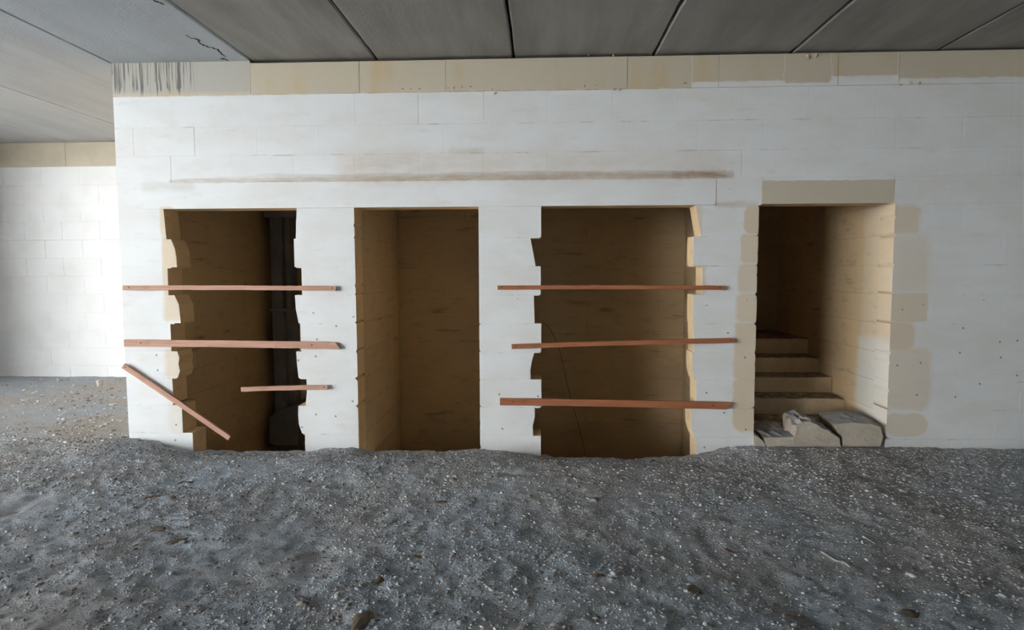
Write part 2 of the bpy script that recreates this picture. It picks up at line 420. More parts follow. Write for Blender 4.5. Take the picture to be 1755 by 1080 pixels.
# lintel course
XL0, XL1, XL2, XL3 = WX(241, 330), WX(1227, 330), WX(1307, 330), WX(1532, 330)
course(Z_LIN0, Z_LIN1, X_L, XL0-.002); course(Z_LIN0, Z_LIN1, XL1+.002, XL2-.002)
s = XL3+.5; js = []
while s < X_END-.2: js.append(s); s += .56
course(Z_LIN0, Z_LIN1, XL3+.002, X_END, js)
lint = block([(XL0, Z_LIN1), (XL0, Z_LIN0), (XL1, Z_LIN0), (XL1, Z_LIN1)], y0=-.005, name='lintel'); lint['label'] = 'long white lintel over three openings'
l2 = block([(XL2, Z_LIN1), (XL2, Z_LIN0+.004), (XL3, Z_LIN0+.004), (XL3, Z_LIN1)], y0=-.003, name='lintel'); l2['label'] = 'bare beige lintel over the stair opening'
# beam of bare stone under the ceiling
bs = [X_L] + [WX(u, 120) for u in (429, 616, 764, 1075, 1232, 1436, 1541)] + [X_END]
for a, b in zip(bs[:-1], bs[1:]):
    top = Z_CEIL-.001 if a == X_L else Z_BEAM1
    block([(a+.0012, top), (a+.0012, Z_BEAM0+.002), (b-.0012, Z_BEAM0+.002), (b-.0012, top)], name='beam_stone', y0=rnd.uniform(-.007, -.003))
mortar.box(X_L+.02, X_END, .13, T-.01, Z_BEAM0-.01, Z_CEIL); mortar.box(X_L+.02, X_END, .003, .13, Z_BEAM0-.01, Z_BEAM0+.05)
mo = mortar.build('mortar', LIMEWASH, wall)
# plaster fillet: a thin uneven skin bulging over the long lintel
fil = Geo(); nseg = 90; prof = [(0.0, .070), (-.011, .050), (-.019, .022), (-.020, .004), (-.006, 0.0)]
vv = []
for i in range(nseg+1):
    t = i/nseg; x = WX(300, 300)+(WX(1262, 300)-WX(300, 300))*t
    amp = (.35+.65*min(1, t*6))*(1 if t < .93 else max(.05, (1-t)/.07)) * (1+.5*float(vnoise(np.array(t*23.), np.array(2.5))))
    dz = .006*float(vnoise(np.array(t*31.), np.array(7.5)))
    for (y, z) in prof: vv.append((x, y*amp+.001, Z_LIN1 + z*amp + dz*(z > .01)))
ff = []; m = len(prof)
for i in range(nseg):
    for j in range(m-1): ff.append((i*m+j, i*m+j+1, (i+1)*m+j+1, (i+1)*m+j))
fil.add(vv, ff); fo = fil.build('plaster_fillet', LIMEWASH, wall, True)

# ------------------------------------------------------------------ walls of the shafts and the stairwell
_bm_cache = {}
def lined_wall(name, label, face, fixed, a0, a1, b0, b1, sign, mat, z0=-.55, z1=2.45, L=.56, thick=T, zfull=(-1.9, None), hgt=.262, off=0.0):
    """core wall with block faces: face 'x' lies at X=fixed and runs along Y, face 'y' lies at Y=fixed and runs along X.
    a0..a1 extent of the core, b0..b1 where the blocks are laid, sign: side that the blocks look to"""
    zt = Z_CEIL-.004 if zfull[1] is None else zfull[1]
    c0, c1 = (fixed-sign*.006, fixed-sign*thick)
    lo, hi = min(c0, c1), max(c0, c1)
    core = box(name, lo, hi, a0, a1, zfull[0], zt, mat) if face == 'x' else box(name, a0, a1, lo, hi, zfull[0], zt, mat)
    tag(core, label, kind='structure')
    n = 0; z = JZ[0]-hgt*math.ceil((JZ[0]-z0)/hgt)
    while z < z1:
        s = b0 - (off + (.0 if n % 2 else L/2)) % L
        while s < b1-.02:
            e0, e1 = max(s, b0), min(s+L, b1)
            if e1-e0 > .03:
                key = (round(e1-e0, 3), face, mat.name)
                if key not in _bm_cache:
                    lx, ly = ((e1-e0)-.003, .05)
                    v, f = chamfer_box_geo(*((ly, lx) if face == 'x' else (lx, ly)), hgt-.003, .0025)
                    tmp = mesh_obj('block', v, f, mat); fix_normals(tmp); _bm_cache[key] = tmp.data; bpy.data.objects.remove(tmp)
                o = bpy.data.objects.new('block', _bm_cache[key]); COL.objects.link(o); o.parent = core
                d = fixed - sign*(.025+rnd.uniform(0, .002)); mid = (e0+e1)/2
                o.location = (d, mid, z+hgt/2) if face == 'x' else (mid, d, z+hgt/2)
            s += L
        z += hgt; n += 1
    return core
R1_L = X_L+T
lined_wall('wall_shaft_side', 'bare stone side wall inside the leftmost opening', 'x', R1_L, T, 2.98, T, 2.75, 1, RAW)
lined_wall('wall_shaft_rear', 'bare stone rear wall behind the dark duct', 'y', 2.75, R1_L, D2L, R1_L, D2L-T, -1, RAW)
lined_wall('wall_partition_side', 'bare stone side wall inside the second opening', 'x', D2L, T, 2.75, T, BACK_Y, 1, RAW, off=.2)
lined_wall('wall_rear', 'bare stone rear wall of the two middle openings', 'y', BACK_Y, D2L, D4L, D2L, D4L-T, -1, RAW, off=.33)
lined_wall('wall_partition_middle', 'partition between the two middle openings', 'x', -.27, T, BACK_Y, T, BACK_Y, 1, RAW)
lined_wall('wall_stair_left', 'dark partition left of the steps', 'x', D4L, T, 2.85, T, 2.62, 1, RAW)
lined_wall('wall_stair_right', 'cream block wall beside the steps', 'x', D4R, T+.001, 2.85, T+.001, 2.62, -1, STAIR_SIDE, z1=2.6)
lined_wall('wall_stair_rear', 'dark rear wall above the steps', 'y', 2.62, D4L, D4R, D4L, D4R, -1, RAW)
pf = box('floor_shaft', R1_L, D4L-T, .35, 2.75, -1.95, -1.8, DIRT); tag(pf, kind='structure')
tb = box('wall_shaft_lower', X_L, D4L, .30, .42, -1.95, -.34, RAW); tag(tb, kind='structure')

# far wall past the corner
zf = lambda v: on_y(180, v, FAR_Y).z
far = box('wall_far', LEFT_X, X_L+.4, FAR_Y+.004, FAR_Y+T, -.1, Z_CEIL-.003, LIMEWASH)
tag(far, 'bright white limewashed wall far past the corner', kind='structure')
FZ0 = zf(285)
FARWASH = (lambda k: (k.color(k.mix(k.ramp(k.noise(k.pos(), 2, 5), .4, .7), (.86, .87, .885), (.80, .805, .81))), k.bump(k.noise(k.pos(), 9, 5), .3, .01), k.m)[-1])(N('limewash_far'))
far.data.materials.clear(); far.data.materials.append(FARWASH)
FARBEAM = mat_plain('pale_beam_stone', (.60, .54, .43), .9, 0, .12, 3)
n = 0; z = FZ0
while z > -.05:
    s = LEFT_X - (.28 if n % 2 else 0)
    while s < X_L+.2:
        a, b = max(s, LEFT_X), min(s+.56, X_L+.3)
        y = FAR_Y - (.02 if n in (3, 5) else 0) + rnd.uniform(-.001, .001)
        mesh_obj('block', *plate([(a+.001, z-.001), (a+.001, max(z-.262, -.06)+.001), (b-.001, max(z-.262, -.06)+.001), (b-.001, z-.001)], y, FAR_Y+.03, .003), FARWASH, far)
        s += .56
    z -= .262; n += 1
s = LEFT_X
while s < X_L+.2:
    mesh_obj('beam_stone', *plate([(s+.002, Z_CEIL-.007), (s+.002, FZ0+.002), (min(s+1.5, X_L+.3)-.002, FZ0+.002), (min(s+1.5, X_L+.3)-.002, Z_CEIL-.007)], FAR_Y-.006, FAR_Y+.03, .005), FARBEAM, far)
    s += 1.5

# the rest of the level, behind the camera, and unseen walls added for light
rw = box('wall_right', RIGHT_X, RIGHT_X+T, REAR_Y, .3, -.3, Z_CEIL, REAR); tag(rw, kind='structure')
bw = box('wall_behind', LEFT_X, REAR_OPEN, REAR_Y-T, REAR_Y, -.3, Z_CEIL, REAR); tag(bw, kind='structure')
wx = box('wall_back_extension', X_END, RIGHT_X, 0, T, -.3, Z_CEIL-.004, LIMEWASH); tag(wx, kind='structure')
wl = box('wall_left_added', LEFT_X-T, LEFT_X, OPEN_END, FAR_Y+T, -.3, Z_CEIL, REAR); tag(wl, kind='structure')  # unseen, added to cut the light on the floor past the corner
xg = box('exterior_ground', -70, 70, -70, 70, -2.4, -2.0, REAR); tag(xg, kind='structure')
xw = box('added_bounce_wall', -24, -12.5, -23.5, -23, -.3, 7.0, mat_plain('pale_bounce_render', (.78, .785, .77), var=.05)); tag(xw, kind='structure')  # unseen, added to bounce sunlight in through the open side
xv = box('added_bounce_wall_side', -24.5, -24, -23.5, -3, -.3, 6.0, xw.data.materials[0]); tag(xv, kind='structure')  # second unseen bounce wall, added for the same light
xl = box('exterior_yard', -60, LEFT_X-.05, -60, 40, -.35, -.12, mat_plain('pale_yard_dust', (.26, .265, .265))); tag(xl, kind='structure')

# ------------------------------------------------------------------ ceiling of precast planks
ceil = empty('ceiling'); tag(ceil, 'concrete plank ceiling with open joints', kind='structure')
JX = [on_y(u, v).x for (u, v) in ((429, 103), (643, 98), (880, 95), (1122, 90), (1360, 87))]
edges = [LEFT_X, -6.75, on_z(157, 200, Z_CEIL).x, on_z(157, 92, Z_CEIL).x] + JX + [JX[-1]+1.22, JX[-1]+2.44, JX[-1]+3.66, JX[-1]+4.88, RIGHT_X+.3]
for i, (a, b) in enumerate(zip(edges[:-1], edges[1:])):
    cast = i <= 3; g = .003 if cast else .009
    y0, y1 = REAR_Y-T, FAR_Y+T
    # underside with irregular edges, a shallow step between neighbours
    nn = 60; dz = 0 if cast else rnd.uniform(-.004, .007)
    ys = [y0+(y1-y0)*(j/nn) for j in range(nn+1)]; ys += [-4+4*j/50 for j in range(51)]; ys = sorted(set(round(q, 4) for q in ys))
    v = []; f = []
    for q in ys:
        ja = g+(0 if cast else max(0, .010*float(vnoise(np.array(q*7.), np.array(a*9.))) + .005*float(vnoise(np.array(q*25.), np.array(a*3.)))))
        jb = g+(0 if cast else max(0, .010*float(vnoise(np.array(q*7.), np.array(b*5.+3))) + .005*float(vnoise(np.array(q*25.), np.array(b*2.)))))
        if i == 4: ja = .0015
        z = Z_CEIL+dz
        v += [(a+ja, q, z+.16), (a+ja, q, z+.010), (a+ja+.012, q, z), (b-jb-.012, q, z), (b-jb, q, z+.010), (b-jb, q, z+.16)]
    for j in range(len(ys)-1):
        o = j*6
        for k in range(5): f.append((o+k, o+6+k, o+7+k, o+1+k))
        f.append((o+5, o+11, o+6, o))
    f.append((0, 1, 2, 3, 4, 5)); o = (len(ys)-1)*6; f.append((o+5, o+4, o+3, o+2, o+1, o))
    p = mesh_obj('plank', v, f, CAST_CONC if cast else PLANK_CONC, ceil); fix_normals(p)
gap = box('joint_filler', LEFT_X, RIGHT_X+.3, REAR_Y-T, FAR_Y+T, Z_CEIL+.12, Z_CEIL+.30, DARK, ceil)
def ribbon(name, pts, w, mat, parent, z):
    """a thin open crack: a dark sliver let into the concrete"""
    g = Geo(); v = []
    for i, p in enumerate(pts):
        d = (pts[min(i+1, len(pts)-1)]-pts[max(i-1, 0)]).normalized(); nrm = Vector((-d.y, d.x, 0))*w*(.35+.65*math.sin(math.pi*(i+.5)/len(pts)))*rnd.uniform(.6, 1.3)
        for s_ in (-1, 1):
            q = p+nrm*s_; v += [(q.x, q.y, z-.0012), (q.x, q.y, z+.01)]
    f = []
    for i in range(len(pts)-1):
        o = i*4; f += [(o, o+4, o+6, o+2), (o+1, o+3, o+7, o+5), (o, o+1, o+5, o+4), (o+2, o+6, o+7, o+3)]
    g.add(v, f); return g.build(name, mat, parent)
def px_path(lst, z, sub=5):
    pts = [on_z(u, v, z) for u, v in lst]; out = []
    for a, b in zip(pts[:-1], pts[1:]):
        for j in range(sub): q = a.lerp(b, j/sub); out.append(q+Vector((rnd.uniform(-.008, .008), rnd.uniform(-.02, .02), 0)))
    return out+[pts[-1]]
ribbon('crack', px_path([(318, 60), (330, 66), (340, 67), (343, 75), (357, 80), (374, 85), (380, 93), (388, 97)], Z_CEIL), .008, DARK, ceil, Z_CEIL)
ribbon('crack', px_path([(378, 100), (386, 101), (392, 104)], Z_CEIL), .006, DARK, ceil, Z_CEIL)
ribbon('crack', px_path([(262, 0), (272, 4), (280, 7)], Z_CEIL), .008, DARK, ceil, Z_CEIL)

# ------------------------------------------------------------------ ground of crushed stone
BASE = [(100, 745), (222, 751), (262, 755), (330, 773), (420, 776), (520, 776), (560, 768), (608, 768), (640, 776), (720, 774), (824, 771), (870, 773), (925, 782),
        (950, 787), (1100, 787), (1178, 784), (1235, 768), (1290, 763), (1400, 764), (1520, 766), (1600, 768), (1755, 770)]
bx = np.array([on_y(u, v).x for u, v in BASE]); bz = np.array([on_y(u, v).z for u, v in BASE])
bx = np.concatenate([[-20], bx, [20]]); bz = np.concatenate([[0], bz, [bz[-1]]])
def ground(x, y, fine=True):
    x = np.asarray(x, float); y = np.asarray(y, float)
    w = np.exp(-(np.maximum(-y, 0)/.42)**2); w = np.where(x < X_L-.15, 0, w)
    z = np.interp(x, bx, bz)*w
    away = np.clip((-y-.05)/.35, 0, 1)
    z = z + .04*vnoise(x*.8, y*.8)*away + .016*vnoise(x*2.3+9, y*2.3)*away + .014*vnoise(x*6+3, y*6+5)*(.35+.65*away)
    if fine:
        pits = vnoise(x*4.1+31, y*5.3+7); z = z - .016*np.clip((pits-.25)/.2, 0, 1)*away
        z = z + .012*vnoise(x*15, y*15) + .010*vnoise(x*34+2, y*34) + .007*vnoise(x*70+2, y*70)
    return z
def lines(segs):
    out = []
    for a, b, st in segs:
        k = max(1, int(round((b-a)/st))); out += [a+(b-a)*i/k for i in range(k)]
    return np.array(out+[segs[-1][1]])
gx = lines([(LEFT_X, -5.4, .08), (-5.4, 5.4, .022), (5.4, RIGHT_X, .3)]); gy = lines([(REAR_Y, -3.4, .4), (-3.4, .2, .022), (.2, FAR_Y+.05, .06)])
XX, YY = np.meshgrid(gx, gy); ZZ = ground(XX, YY)
lip = .09+.10*vnoise(gx*2.5, gx*0+4.5)+.05*vnoise(gx*9, gx*0+1.5)
keep = np.zeros((len(gy), len(gx)), bool)
for i, x in enumerate(gx):
    lim = FAR_Y+.06 if x < X_L+.03 else (lip[i] if not (D4L-.1 < x) else .2)
    keep[:, i] = gy <= lim
    inside = np.where(keep[:, i])[0]
    if not (x < X_L+.03):                                    # broken edge dropping into the shafts
        e = inside[-1]; ZZ[e, i] -= .30; 
        if e > 0: ZZ[e-1, i] -= .012
ny, nx = XX.shape; idx = np.arange(ny*nx).reshape(ny, nx)
cell = keep[:-1, :-1] & keep[1:, :-1] & keep[:-1, 1:] & keep[1:, 1:]
quads = np.stack([idx[:-1, :-1][cell], idx[:-1, 1:][cell], idx[1:, 1:][cell], idx[1:, :-1][cell]], 1)
def fast_mesh(name, verts, faces, mat, smooth=True):
    me = bpy.data.meshes.new(name); k = faces.shape[1]
    me.vertices.add(len(verts)); me.vertices.foreach_set('co', np.ascontiguousarray(verts, np.float32).ravel())
    me.loops.add(faces.size); me.loops.foreach_set('vertex_index', np.ascontiguousarray(faces, np.int32).ravel())
    me.polygons.add(len(faces)); me.polygons.foreach_set('loop_start', np.arange(0, faces.size, k, dtype=np.int32))
    me.update(calc_edges=True); me.validate(); me.materials.append(mat)
    if smooth: me.polygons.foreach_set('use_smooth', np.ones(len(me.polygons), bool))
    o = bpy.data.objects.new(name, me); COL.objects.link(o); return o
used = np.unique(quads); remap = -np.ones(ny*nx, int); remap[used] = np.arange(len(used))
fl = fast_mesh('floor', np.stack([XX.ravel(), YY.ravel(), ZZ.ravel()], 1)[used], remap[quads], DIRT)
tag(fl, 'uneven grey floor of crushed stone and dirt', kind='structure')

# gravel that nobody could count
ICO_V = []; ph = (1+5**.5)/2
for a in (-1, 1):
    for b in (-ph, ph): ICO_V += [(0, a, b), (a, b, 0), (b, 0, a)]
ICO_V = np.array(ICO_V); ICO_V /= np.linalg.norm(ICO_V[0])
from itertools import combinations
_el = 2/np.sqrt(1+ph*ph)
ICO_F = []
for t in combinations(range(12), 3):
    if all(abs(np.linalg.norm(ICO_V[t[i]]-ICO_V[t[j]])-_el) < 1e-3 for i, j in ((0, 1), (1, 2), (0, 2))):
        a, b, c = (ICO_V[q] for q in t); ICO_F.append(t if np.dot(np.cross(b-a, c-a), a+b+c) > 0 else (t[0], t[2], t[1]))
ICO_F = np.array(ICO_F)
rs = np.random.RandomState(11)
def stones(num, xr, yr, size):
    x = rs.uniform(*xr, num*3); y = rs.uniform(*yr, num*3)
    dens = .35+1.5*np.clip(vnoise(x*1.3+5, y*1.3+5)+.25, 0, 1)+.9*np.exp(-((y+.1)/.25)**2)
    k = rs.rand(num*3)*1.6 < dens; k &= ~((y > -.03) & (x > X_L-.05)); k &= ~((y > -.075) & (x > D4L-.02) & (x < D4R+.02)); x, y = x[k][:num], y[k][:num]
    s = size*np.exp(rs.normal(0, .45, len(x))); s = np.minimum(s, .026)
    return x, y, s
parts = [stones(30000, (-3.2, 3.4), (-3.2, -1.4), .0040), stones(24000, (-4.8, 5.0), (-1.5, -.02), .0052), stones(1400, (LEFT_X+1, X_L), (-.5, 3.2), .011)]
x = np.concatenate([q[0] for q in parts]); y = np.concatenate([q[1] for q in parts]); s = np.concatenate([q[2] for q in parts])
nS = len(x); z = ground(x, y)+s*.05
jit = 1+rs.uniform(-.32, .32, (nS, 12, 3)); an = rs.uniform(0, 2*np.pi, nS)
loc = ICO_V[None]*jit*np.stack([s*rs.uniform(.9, 1.5, nS), s*rs.uniform(.8, 1.2, nS), s*rs.uniform(.45, .8, nS)], 1)[:, None, :]
ca, sa = np.cos(an)[:, None], np.sin(an)[:, None]
V = np.stack([loc[..., 0]*ca-loc[..., 1]*sa+x[:, None], loc[..., 0]*sa+loc[..., 1]*ca+y[:, None], loc[..., 2]+z[:, None]], 2).reshape(-1, 3)
F = (ICO_F[None]+12*np.arange(nS)[:, None, None]).reshape(-1, 3)
gr = fast_mesh('gravel', V, F, GRAVEL, False)
tone = rs.rand(nS); base = np.stack([.44+.18*tone, .455+.18*tone, .475+.18*tone], 1)
br = rs.rand(nS) < .34; base[br] = np.stack([.24+.12*tone, .20+.10*tone, .17+.09*tone], 1)[br]
wh = rs.rand(nS) < .03; base[wh] = np.stack([.66+.12*tone]*3, 1)[wh]
at = gr.data.color_attributes.new('tone', 'FLOAT_COLOR', 'POINT')
at.data.foreach_set('color', np.concatenate([np.repeat(base, 12, 0), np.ones((nS*12, 1))], 1).astype(np.float32).ravel())
tag(gr, 'fine grey gravel strewn over the whole floor', 'gravel', kind='stuff')

# ------------------------------------------------------------------ the steps
st = empty('staircase', (D4L, .4, 0)); tag(st, 'stone steps climbing inside the rightmost opening', kind='structure')
st.location = (0, 0, 0)
STEP = [(.44, .095), (.74, .262), (1.03, .425), (1.33, .59), (1.63, .765)]
def step(y0, z1, y1, z0, k):
    nxs = 14; v = []; prof = [(y1, z1), (y0+.03, z1), (y0+.006, z1-.008), (y0, z1-.035), (y0+.006, z0)]
    for i in range(nxs+1):
        t = i/nxs; xx = D4L+.012+(D4R-D4L-.024)*t
        worn = .010*float(vnoise(np.array(t*9.), np.array(k*3.7)))
        corner = max(0, (t-.9)/.1)*.014
        for j, (yy, zz) in enumerate(prof):
            v.append((xx, yy+(worn+corner*.6 if j in (1, 2, 3) else 0), zz+(worn*.5-corner*(k % 2) if j in (1, 2) else 0)))
    m_ = len(prof); f = []
    for i in range(nxs):
        for j in range(m_-1): f.append((i*m_+j, i*m_+j+1, (i+1)*m_+j+1, (i+1)*m_+j))
    f.append(tuple(range(m_))); f.append(tuple(nxs*m_+j for j in reversed(range(m_))))
    return fix_normals(mesh_obj('step', v, f, STEPM, st))
STEPM = mat_stone('dark_tread_step_stone', (.60, .47, .31), (.53, .41, .27), (.17, .135, .10))  # upward faces darker than the risers
for i, (y0, z1) in enumerate(STEP):
    step(y0, z1, STEP[i+1][0]+.03 if i < 4 else 2.62, STEP[i-1][1]-.02 if i else -.2, i)
sf = box('stair_floor', D4L, D4R, .15, .5, -.3, -.06, DIRT, st)

# ------------------------------------------------------------------ loose cut stones at the foot of the steps
def rough_block(name, front, y0, depth, label, top=None, seed=0, mat=CUT, amp=.012, tilt=0.0):
    """stone with the given front outline (pixels on the plane Y=y0), its top sloping back to `top` metres higher"""
    P = [on_y(u, v, y0) for u, v in front]; n_ = len(P); zmid = sum(p.z for p in P)/n_
    c = Vector((sum(p.x for p in P)/n_, y0+depth/2, min(p.z for p in P)))
    rows = 6; v = []
    rr = np.random.RandomState(seed)
    for r_ in range(rows+1):
        t = r_/rows; ins = .006 if r_ in (0, rows) else 0
        for p in P:
            w = 1 if p.z > zmid else 0
            dz = (top or 0)*t*w
            j = rr.uniform(-amp, amp, 3)*(0.35 if r_ == 0 else 1)
            q = Vector((p.x, 0, p.z)); m_ = Vector((c.x, 0, zmid)); q = q.lerp(m_, ins*4) if ins else q
            v.append((q.x+j[0]+tilt*t-c.x, y0+depth*t+(0 if r_ else rr.uniform(-.004, .004))-c.y, q.z+dz+(j[2] if w else 0)-c.z))
    f = [tuple(range(n_))]
    for r_ in range(rows):
        for i in range(n_):
            j = (i+1) % n_; f.append((r_*n_+i, (r_+1)*n_+i, (r_+1)*n_+j, r_*n_+j))
    f.append(tuple(rows*n_+i for i in reversed(range(n_))))
    o = mesh_obj(name, v, f, mat, loc=c); fix_normals(o)
    return tag(o, label, 'stone', 'cut stones at the foot of the steps')
def dense(poly, k=4):
    out = []
    for a, b in zip(poly, poly[1:]+poly[:1]):
        for j in range(k): out.append((a[0]+(b[0]-a[0])*j/k, a[1]+(b[1]-a[1])*j/k))
    return out
rough_block('stone_block', dense([(1292, 746), (1292, 766), (1312, 766), (1309, 757), (1300, 749)]), -.03, .22, 'small wedge of stone against the pier, leftmost at the foot of the steps', .02, 1)
rough_block('stone_block', dense([(1309, 751), (1314, 766), (1362, 766), (1361, 749), (1335, 749)]), -.035, .40, 'low flat stone slab with dusty top beside the small wedge', .035, 2)
rough_block('stone_block', dense([(1363, 728), (1362, 766), (1441, 766), (1440, 751), (1425, 741), (1408, 732), (1385, 722)]), -.04, .30, 'tall rough broken stone in the middle at the foot of the steps', .03, 3, amp=.018)
rough_block('stone_block', dense([(1428, 727), (1443, 747), (1443, 766), (1509, 766), (1514, 748), (1511, 733), (1494, 726), (1460, 724)]), -.03, .34, 'large squared cut stone with slanted end, rightmost at the foot of the steps', .03, 4, amp=.008)
splin = rough_block('stone_splinter', dense([(1296, 737), (1312, 752), (1322, 751), (1306, 738)]), .06, .1, 'thin pale stone splinter lying on the low flat slab', .0, 5, amp=.004)

# ------------------------------------------------------------------ timber battens nailed over the openings
def batten(a, b, hgt, label, mat, cut=None, y=-.018, dep=.028, nails=(), y_end=None, wane=0):
    """a, b: pixel ends of the centre line on the wall plane; hgt: height in pixels; cut: slope of the far end"""
    A, B = on_y(*a, y-dep/2), on_y(*b, y-dep/2)
    if y_end is not None: B = on_y(*b, y_end)
    L = (B-A).length; h = hgt/193.0
    X = (B-A).normalized(); Zv = (Vector((0, 0, 1))-X*X.z).normalized(); Y = Zv.cross(X)
    n_ = 16; v = []; c = min(.0025, h*.12)
    sec = [(-dep/2+c, -h/2), (dep/2-c, -h/2), (dep/2, -h/2+c), (dep/2, h/2-c), (dep/2-c, h/2), (-dep/2+c, h/2), (-dep/2, h/2-c), (-dep/2, -h/2+c)]
    for i in range(n_+1):
        t = i/n_; bow = .004*math.sin(t*math.pi)+.0012*rnd.uniform(-1, 1)
        for (yy, zz) in sec:
            xx = L*t
            if i == n_ and cut: xx += cut*(-zz/h)
            v.append((xx, yy, zz+bow))
    f = []
    for i in range(n_):
        for j in range(8):
            k = (j+1) % 8; f.append((i*8+j, i*8+k, (i+1)*8+k, (i+1)*8+j))
    f.append(tuple(reversed(range(8)))); f.append(tuple(n_*8+j for j in range(8)))
    o = empty('batten', A); M = Matrix.Identity(4)
    for i in range(3): M[i][0] = X[i]; M[i][1] = Y[i]; M[i][2] = Zv[i]; M[i][3] = A[i]
    o.matrix_world = M
    fix_normals(mesh_obj('board', v, f, mat, o))
    for t in nails:
        g = Geo(); hv = []; hf = []
        for r_, yy in ((.0, -dep/2-.004), (.0065, -dep/2-.0035), (.0065, -dep/2-.0005), (.0025, -dep/2), (.0025, dep/2+.02)):
            hv += [(L*t+r_*math.cos(q*math.pi/4), yy, .004+r_*math.sin(q*math.pi/4)) for q in range(8)]
        for r_ in range(4):
            for q in range(8): hf.append((r_*8+q, r_*8+(q+1) % 8, r_*8+8+(q+1) % 8, r_*8+8+q))
        g.add(hv, hf); nl = g.build('nail', NAIL, o)
    return tag(o, label, 'batten', 'timber battens nailed across the openings')
batten((212, 493.5), (576, 494.5), 8, 'thin pale batten, topmost across the leftmost opening', WOOD_LIT, nails=(.03, .985))
batten((214, 588), (580, 592.5), 12, 'wide pale batten with a slanted end across the leftmost opening', WOOD_LIT, cut=.045, nails=(.08, .88))
batten((212, 627), (394, 751), 9, 'pale batten hanging diagonally across the leftmost opening', WOOD_LIT, nails=(.02,))
batten((414, 667.5), (562, 664), 8, 'short pale batten sticking out from the second pier', WOOD_LIT, nails=(.96,))
batten((853, 493), (1241, 493.5), 7, 'thin red-brown batten, topmost across the third opening', WOOD, nails=(.02, .98))
batten((877, 594), (1257, 583.5), 8, 'tilted red-brown batten, middle one across the third opening', WOOD, nails=(.02, .985))
batten((857, 688.5), (1249, 695.5), 12, 'wide red-brown batten with slanted end, lowest across the third opening', WOOD, cut=-.045, nails=(.06, .93))

# ------------------------------------------------------------------ the dark duct in the corner of the first shaft
DY = 2.36
zt = 2.32; xa, xb = on_y(463, 430, DY).x, on_y(493, 430, DY).x
du = empty('duct', ((xa+xb)/2, DY+.15, -1.8)); tag(du, 'dark grey steel duct standing in the corner of the leftmost opening', 'duct')
def dpart(name, x0, x1, y0, y1, z0, z1, c=.006):
    v, f = chamfer_box_geo(x1-x0, y1-y0, z1-z0, c); o = fix_normals(mesh_obj(name, v, f, DUCT, du))
    o.location = ((x0+x1)/2-du.location.x, (y0+y1)/2-du.location.y, (z0+z1)/2-du.location.z); return o
w = xb-xa
dpart('shaft', xa, xa+w*.66, DY, DY+.30, -.35, zt+.4)
dpart('side_rail', xa+w*.70, xb, DY+.07, DY+.30, -.35, zt+.4)
dpart('collar', xa-.055, xb+.11, DY-.03, DY+.33, zt-.10, zt)
dpart('flange', xa-.02, xb+.02, DY-.02, DY+.32, 1.02, 1.06)
hp = [on_y(u, v, DY-.1) for u, v in ((462, 716), (462, 760), (474, 764), (512, 764), (512, 690), (478, 702))]
v, f = plate([(p.x-du.location.x, p.z-du.location.z) for p in hp], DY-.12-du.location.y, DY+.25-du.location.y, .012)
fix_normals(mesh_obj('hopper', v, f, DUCT, du))
dpart('foot', xa+.02, xb, DY, DY+.3, -1.8, -.3)

# thin cable hanging down the rear wall of the third opening
def cable(name, pts, r, label, mat, cat):
    pts = [Vector(p) for p in pts]; o0 = pts[-1].copy(); v = []; f = []; m_ = 6
    dense_ = []
    for i in range(len(pts)-1):
        p0, p1, p2, p3 = pts[max(i-1, 0)], pts[i], pts[i+1], pts[min(i+2, len(pts)-1)]
        for k in range(8):
            t = k/8; dense_.append(.5*((2*p1)+(p2-p0)*t+(2*p0-5*p1+4*p2-p3)*t*t+(3*p1-p0-3*p2+p3)*t**3))
    dense_.append(pts[-1])
    for i, p in enumerate(dense_):
        d = (dense_[min(i+1, len(dense_)-1)]-dense_[max(i-1, 0)]).normalized(); a = d.cross(Vector((.3, .8, .5))).normalized(); b = d.cross(a)
        rr = r(i/len(dense_)) if callable(r) else r
        for q in range(m_): v.append(p+a*rr*math.cos(q*2*math.pi/m_)+b*rr*math.sin(q*2*math.pi/m_)-o0)
    for i in range(len(dense_)-1):
        for q in range(m_): f.append((i*m_+q, i*m_+(q+1) % m_, (i+1)*m_+(q+1) % m_, (i+1)*m_+q))
    f.append(tuple(range(m_))); f.append(tuple((len(dense_)-1)*m_+q for q in reversed(range(m_))))
    return tag(fix_normals(mesh_obj(name, v, f, mat, None, True, o0)), label, cat)
cable('cable', [on_y(u, v, BACK_Y-.03) for u, v in ((925, 552), (940, 560), (957, 594), (968, 640), (980, 690), (993, 735), (1008, 800), (1012, 830))], .0032,
      'thin dark cable hanging down the rear wall of the third opening', WIRE, 'cable')

# ------------------------------------------------------------------ loose things on the ground
def lump_mesh(name, seed, sx, sy, sz, mat, rough=.25):
    import bmesh
    bm = bmesh.new(); bmesh.ops.create_icosphere(bm, subdivisions=2, radius=1); rr = np.random.RandomState(seed); ax = rr.normal(size=(7, 3))
    for vtx in bm.verts:
        p = vtx.co.copy(); k = 1.0
        for a in ax:
            a = Vector(a).normalized(); d = p.dot(a)
            if d > .5: k = min(k, .5/d+.04)               # flat broken faces
        k *= 1+rough*.35*(rr.rand()-.5); vtx.co = Vector((p.x*k*sx, p.y*k*sy, (p.z*k+.35)*sz))
    me = bpy.data.meshes.new(name); bm.to_mesh(me); bm.free(); me.materials.append(mat); return me
def put(name, me, u, v, rz=0.0, sc=1.0, sink=.25):
    p = on_z(u, v, 0); z_ = float(ground(p.x, p.y)); p = on_z(u, v, z_); z_ = float(ground(p.x, p.y))
    o = bpy.data.objects.new(name, me); COL.objects.link(o); o.location = (p.x, p.y, z_-sink*.01); o.rotation_euler = (0, 0, rz); o.scale = (sc, sc, sc); return o
